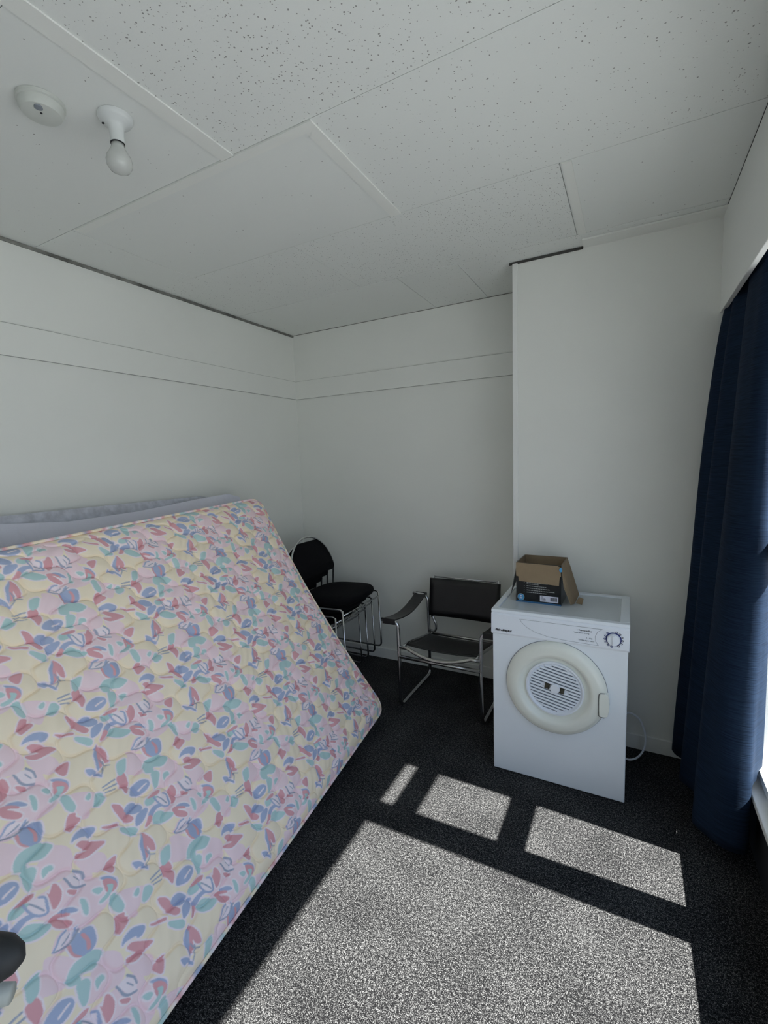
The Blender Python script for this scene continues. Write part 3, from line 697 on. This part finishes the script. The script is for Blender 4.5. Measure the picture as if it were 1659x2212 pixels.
def make_print():
    res = .00075; nu, nv = int(round(PU / res)), int(round(PV / res))
    gu, gv = np.meshgrid((np.arange(nu) + .5) * PU / nu, (np.arange(nv) + .5) * PV / nv, indexing='ij')
    rgb = np.zeros((nu, nv, 3)); rgb[:] = srgb(CREAM)
    def wob(u, v, s):
        return .0035 * s * np.sin(2 * np.pi * (3 * u / PU + 2 * v / PV)) + .002 * s * np.sin(2 * np.pi * (7 * u / PU - 5 * v / PV))
    wu = gu + wob(gu, gv, 1) * .5; wv = gv + wob(gv * PU / PV, gu * PV / PU, 1) * .5
    def inside(P, X, Y):
        c = np.zeros(X.shape, bool); N = len(P); j = N - 1
        for i in range(N):
            yi, yj = P[i][1], P[j][1]
            if yi != yj:
                m = ((yi > Y) != (yj > Y)) & (X < (P[j][0] - P[i][0]) * (Y - yi) / (yj - yi) + P[i][0]); c ^= m
            j = i
        return c
    def wrap(P, fn):
        P = np.array(P); m = np.zeros((nu, nv), bool); c = P.mean(0); ku, kv = math.floor(c[0] / PU), math.floor(c[1] / PV); P = P - (ku * PU, kv * PV)
        for a in (-1, 0, 1):
            for b_ in (-1, 0, 1):
                Q = P + (a * PU, b_ * PV); lo, hi = Q.min(0) - .01, Q.max(0) + .01
                if lo[0] > PU or hi[0] < 0 or lo[1] > PV or hi[1] < 0: continue
                i0, i1 = max(0, int(lo[0] / PU * nu)), min(nu, int(hi[0] / PU * nu) + 1); j0, j1 = max(0, int(lo[1] / PV * nv)), min(nv, int(hi[1] / PV * nv) + 1)
                if i1 <= i0 or j1 <= j0: continue
                m[i0:i1, j0:j1] |= fn(Q, wu[i0:i1, j0:j1], wv[i0:i1, j0:j1])
        return m
    def stroke(w):
        def f(Q, X, Y):
            d = np.full(X.shape, 9.)
            for a, b_ in zip(Q[:-1], Q[1:]):
                e = b_ - a; L = (e @ e) + 1e-12; t = np.clip(((X - a[0]) * e[0] + (Y - a[1]) * e[1]) / L, 0, 1)
                d = np.minimum(d, np.hypot(X - a[0] - t * e[0], Y - a[1] - t * e[1]))
            return d < w
        return f
    def dil(m, n):
        for _ in range(n): m = m | np.roll(m, 1, 0) | np.roll(m, -1, 0) | np.roll(m, 1, 1) | np.roll(m, -1, 1)
        return m
    masks = []
    for P in PINKS:
        m = wrap(catmull([cloth(*q) for q in P], 5), inside); rgb[m] = srgb(PINK)
    for col, P in SH: masks.append((col, wrap(catmull([cloth(*q) for q in P], 5), inside)))
    halo = np.zeros((nu, nv), bool)
    for _, m in masks: halo |= m
    halo = dil(halo, 6); rgb[halo] = srgb(PALE)
    big = wrap([cloth(*q) for q in [(915, 1290), (1010, 1362), (1060, 1335), (1030, 1240), (1000, 1238)]], inside) | wrap([cloth(*q) for q in [(1118, 1118), (1200, 1170), (1252, 1155), (1248, 1102), (1222, 1062), (1172, 1044)]], inside) | wrap([cloth(*q) for q in [(1130, 1622), (1150, 1530), (1190, 1470), (1262, 1450), (1210, 1560)]], inside)
    rgb[big] = srgb(PALE)
    for col, m in masks: rgb[m] = srgb(col)
    for w, col, P in ST:
        m = wrap(catmull([cloth(*q) for q in P], 5, False), stroke(w)); rgb[m] = srgb(col)
    for _ in range(1):
        rgb = (rgb * 2 + np.roll(rgb, 1, 0) + np.roll(rgb, -1, 0) + np.roll(rgb, 1, 1) + np.roll(rgb, -1, 1)) / 6
    return rgb
PRINT = make_print()
def sample(u, v):
    nu, nv = PRINT.shape[:2]; fu = (u / PU % 1) * nu - .5; fv = (v / PV % 1) * nv - .5
    i0 = np.floor(fu).astype(int); j0 = np.floor(fv).astype(int); a = (fu - i0)[..., None]; b_ = (fv - j0)[..., None]
    g = lambda i, j: PRINT[i % nu, j % nv]
    return g(i0, j0) * (1 - a) * (1 - b_) + g(i0 + 1, j0) * a * (1 - b_) + g(i0, j0 + 1) * (1 - a) * b_ + g(i0 + 1, j0 + 1) * a * b_
def mattress():
    LU, LV, RC, TH = 1.94, 1.380, .075, .17
    NU, NV = 960, 680
    uu, vv = np.meshgrid(np.linspace(0, 1, NU), np.linspace(0, 1, NV), indexing='ij')
    v = vv * LV
    dv = np.minimum(v, LV - v); inset = np.where(dv < RC, RC - np.sqrt(np.maximum(0, RC ** 2 - (RC - dv) ** 2)), 0)
    u = inset + uu * (LU - 2 * inset)
    dedge = np.minimum(np.minimum(u - inset, LU - inset - u), dv)
    u2 = u - .018 + .052 * np.sin(np.pi * v / LV) * np.exp(-u / .35)
    v2 = v * (1 - (.05 / LV) * np.clip(u / 1.365, 0, 1.3)) + 0 * u
    # quilting: wavy diamond seams
    a = np.array([-.088, -.068]); b_ = np.array([-.058, .072]); A = np.linalg.inv(np.array([a, b_]).T)
    du, dvv = u2 - 1.592, v2 - .343
    s = A[0, 0] * du + A[0, 1] * dvv; t = A[1, 0] * du + A[1, 1] * dvv
    s2 = s + .13 * np.sin(2 * np.pi * t); t2 = t + .13 * np.sin(2 * np.pi * s)
    ds = np.abs(np.sin(np.pi * s2)); dt = np.abs(np.sin(np.pi * t2))
    puff = np.minimum(1, (ds * dt)) ** .32
    fade = np.clip(dedge / .05, 0, 1)
    groove = np.exp(-(np.minimum(ds, dt) * .032 / .0036) ** 2)
    h = (.011 * np.minimum(1, ds * dt) ** .5 - .0060 * groove) * fade - .022 * np.exp(-(dedge / .022)) + .012 * np.sin(np.pi * v / LV) * np.clip(u / .3, 0, 1)
    h += .0008 * np.sin(120 * (u + v * .7) + 6 * np.sin(9 * u) + 4 * np.sin(11 * v)) * fade
    P = mB + u2[..., None] * mE + v2[..., None] * mW + h[..., None] * mN
    col = sample(u2, v2)
    V = P.reshape(-1, 3); C = col.reshape(-1, 3); idx = np.arange(NU * NV).reshape(NU, NV)
    F = np.stack([idx[:-1, :-1], idx[1:, :-1], idx[1:, 1:], idx[:-1, 1:]], -1).reshape(-1, 4)
    loop = np.concatenate([idx[:, 0], idx[-1, 1:], idx[-2::-1, -1], idx[0, -2:0:-1]])
    E0 = V[loop]; n = len(loop); rings = [loop]; Vs = [V]; Cs = [C]; base = NU * NV; Fs = [F]
    E_in = E0 - (mB + LU / 2 * mE + LV / 2 * mW)
    for k, (dd, bul) in enumerate(((.006, .0), (.04, .008), (.085, .012), (.13, .008), (.164, 0.0))):
        R = E0 - dd * mN + bul * (E_in / np.linalg.norm(E_in, axis=1)[:, None])
        ring = np.arange(base, base + n); base += n; Vs.append(R); Cs.append(sample((E0 - mB) @ mE + .05 + dd, (E0 - mB) @ mW + .03 + dd)); rings.append(ring)
    for r0, r1 in zip(rings[:-1], rings[1:]):
        Fs.append(np.stack([r0, r1, np.roll(r1, -1), np.roll(r0, -1)], -1))
    V = np.concatenate(Vs); C = np.concatenate(Cs); F = np.concatenate(Fs)
    me = bpy.data.meshes.new('mattress_body'); nf = len(F)
    me.vertices.add(len(V)); me.vertices.foreach_set('co', V.astype(np.float32).ravel())
    last = rings[-1]
    me.loops.add(nf * 4 + n); me.polygons.add(nf + 1)
    me.loops.foreach_set('vertex_index', np.concatenate([F.ravel(), last]).astype(np.int32))
    st = np.concatenate([np.arange(nf) * 4, [nf * 4]]).astype(np.int32); me.polygons.foreach_set('loop_start', st)
    me.update(calc_edges=True); me.validate()
    me.polygons.foreach_set('use_smooth', np.ones(len(me.polygons), bool))
    ca = me.color_attributes.new('print', 'FLOAT_COLOR', 'POINT'); ca.data.foreach_set('color', np.concatenate([C, np.ones((len(C), 1))], 1).astype(np.float32).ravel())
    me.materials.append(M['floral'])
    root = thing('mattress', tuple(float(x) for x in (mB + mE * .9 + np.array([-.1, 0, -.1]))), 0, 'pastel floral quilted double mattress leaning on its side against the left wall', 'mattress')
    o = bpy.data.objects.new('mattress_cover', me); COL.objects.link(o); o.parent = root; o.location = -root.location
    # piping round the front edge
    step = loop[::8]; pts = Vs[0][step] + .004 * mN + .004 * (E_in[::8] / np.linalg.norm(E_in[::8], axis=1)[:, None])
    b = NB(); tube(b, [Vector(p) - root.location for p in pts], .0055, 8, closed=True)
    pip = obj('piping', b, M['floral'], root, smooth=True)
    cc = np.repeat(sample(((pts - mB) @ mE) * 1.7 + .3, ((pts - mB) @ mW) * 1.7), 8, axis=0)
    ca = pip.data.color_attributes.new('print', 'FLOAT_COLOR', 'POINT'); ca.data.foreach_set('color', np.concatenate([cc, np.ones((len(cc), 1))], 1).astype(np.float32).ravel())
mattress()

# two pale bed bases / sheeted mattresses between the floral one and the wall
def slab(name, fx0, fx1, ztop, y0, y1, m, label, cat, wav=0):
    bm = NB(); NY, NZ = 60, 30; F, K = [], []
    for i in range(NY + 1):
        y = y0 + (y1 - y0) * i / NY; zt = ztop(y); f, k = [], []
        for j in range(NZ + 1):
            t = j / NZ; z = .002 + (zt - .002) * t; rr = max(0, (t - .97) / .03)
            f.append(bm.verts.new((fx0(t) - .012 * rr ** 2 + wav * math.sin(y * 11 + z * 7) * t, y, z))); k.append(bm.verts.new((fx1(t), y, z - .006 * rr)))
        F.append(f); K.append(k)
    for i in range(NY):
        for j in range(NZ):
            bm.faces.new((F[i][j], F[i + 1][j], F[i + 1][j + 1], F[i][j + 1])); bm.faces.new((K[i][j], K[i][j + 1], K[i + 1][j + 1], K[i + 1][j]))
        bm.faces.new((F[i][NZ], F[i + 1][NZ], K[i + 1][NZ], K[i][NZ])); bm.faces.new((F[i][0], K[i][0], K[i + 1][0], F[i + 1][0]))
    for i in (0, NY):
        for j in range(NZ): bm.faces.new((F[i][j], F[i][j + 1], K[i][j + 1], K[i][j]))
    o = obj(name, bm, m, smooth=True, auto=50); tag(o, label, cat)
def interp(xs, ys): return lambda y: float(np.interp(y, xs, ys))
slab('quilted_mattress', lambda t: -2.185, lambda t: -2.247, interp([0, .9, 1.24, 1.85, 2.05], [1.283, 1.284, 1.283, 1.280, 1.25]), -.3, 2.04, M['quilt'], 'pale grey quilted mattress standing flat against the left wall, rearmost behind the floral one', 'mattress')
slab('mattress_topper', lambda t: -2.118, lambda t: -2.172, interp([0, .85, 1.10, 1.42, 1.78, 2.0, 2.09], [1.262, 1.259, 1.236, 1.243, 1.271, 1.282, 1.255]), -.3, 2.09, M['sheet'], 'smooth lilac-white sheeted mattress between the floral mattress and the quilted grey one', 'mattress', wav=.004)

# ------------------------------------------------------------------ ceiling fixtures
def fixtures():
    r = thing('smoke_alarm', (-1.362, .748, 2.4), 0, 'round cream smoke alarm on the ceiling', 'smoke alarm')
    b = NB(); lathe(b, [(.054, 0), (.054, -.008), (.050, -.010), (.050, -.020), (.044, -.030), (.030, -.0345), (.0001, -.036)], (0, 0, 0), 'Z', 48); obj('alarm_body', b, M['alarm'], r, auto=35)
    b = NB(); lathe(b, [(.0095, -.0335), (.0095, -.0372), (.0001, -.038)], (.024, -.020, .002), 'Z', 24); obj('test_button', b, M['ink_grey'], r, auto=35)
    b = NB(); lathe(b, [(.0028, -.0345), (.0028, -.0368), (.0001, -.037)], (.012, -.008, 0), 'Z', 12); obj('indicator_hole', b, M['ink'], r)
    r = thing('ceiling_light', (-1.252, .876, 2.4), 0, 'bare pearl light bulb in a white batten holder on the ceiling', 'ceiling light')
    b = NB(); lathe(b, [(.043, 0), (.043, -.006), (.038, -.014), (.026, -.020), (.020, -.026), (.0185, -.034), (.0175, -.066), (.0001, -.066)], (0, 0, 0), 'Z', 40); bs = obj('lamp_holder', b, M['fixture'], r, auto=40)
    b = NB(); box(b, -.027, -.019, -.0225, -.0185, -.0195, -.0165); obj('screw_slot', b, M['ink'], bs)
    b = NB(); lathe(b, [(.0178, -.066), (.0178, -.0685), (.0001, -.0685)], (0, 0, 0), 'Z', 32); obj('socket_ring', b, M['ink'], bs)
    b = NB(); lathe(b, [(.0160, -.068), (.0172, -.078), (.0225, -.088), (.0290, -.099), (.0325, -.111), (.0315, -.123), (.025, -.134), (.013, -.1405), (.0001, -.1420)], (0, 0, 0), 'Z', 40); obj('light_bulb', b, M['bulb'], r, smooth=True)
fixtures()

# ------------------------------------------------------------------ dark chair arm at the lower left edge
def arm_chair():
    bx, by = -.86, .10
    r = thing('armchair', (bx, by, 0), 0, 'dark grey padded arm with a pale ribbed support, cut off at the lower left edge', 'chair')
    L = lambda x, y, z: (x - bx, y - by, z)
    b = NB(); pts = [L(-.95, .05, .815), L(-.80, .17, .815), L(-.745, .218, .810), L(-.726, .234, .806), L(-.714, .244, .802), L(-.709, .248, .800)]
    tube(b, pts, [.030, .033, .031, .026, .016, .004], 24); obj('armrest', b, M['pad_dark'], r, smooth=True)
    b = NB()
    tube(b, [L(-.94, .06, .765), L(-.80, .175, .760), L(-.722, .234, .755)], [.022, .022, .012], 12)
    tube(b, [L(-.90, .09, .765), L(-.905, .085, .03)], .022, 12)
    tube(b, [L(-.96, .02, .022), L(-.85, .15, .022)], .02, 12)
    obj('arm_support', b, M['pad_pale'], r, smooth=True)
arm_chair()
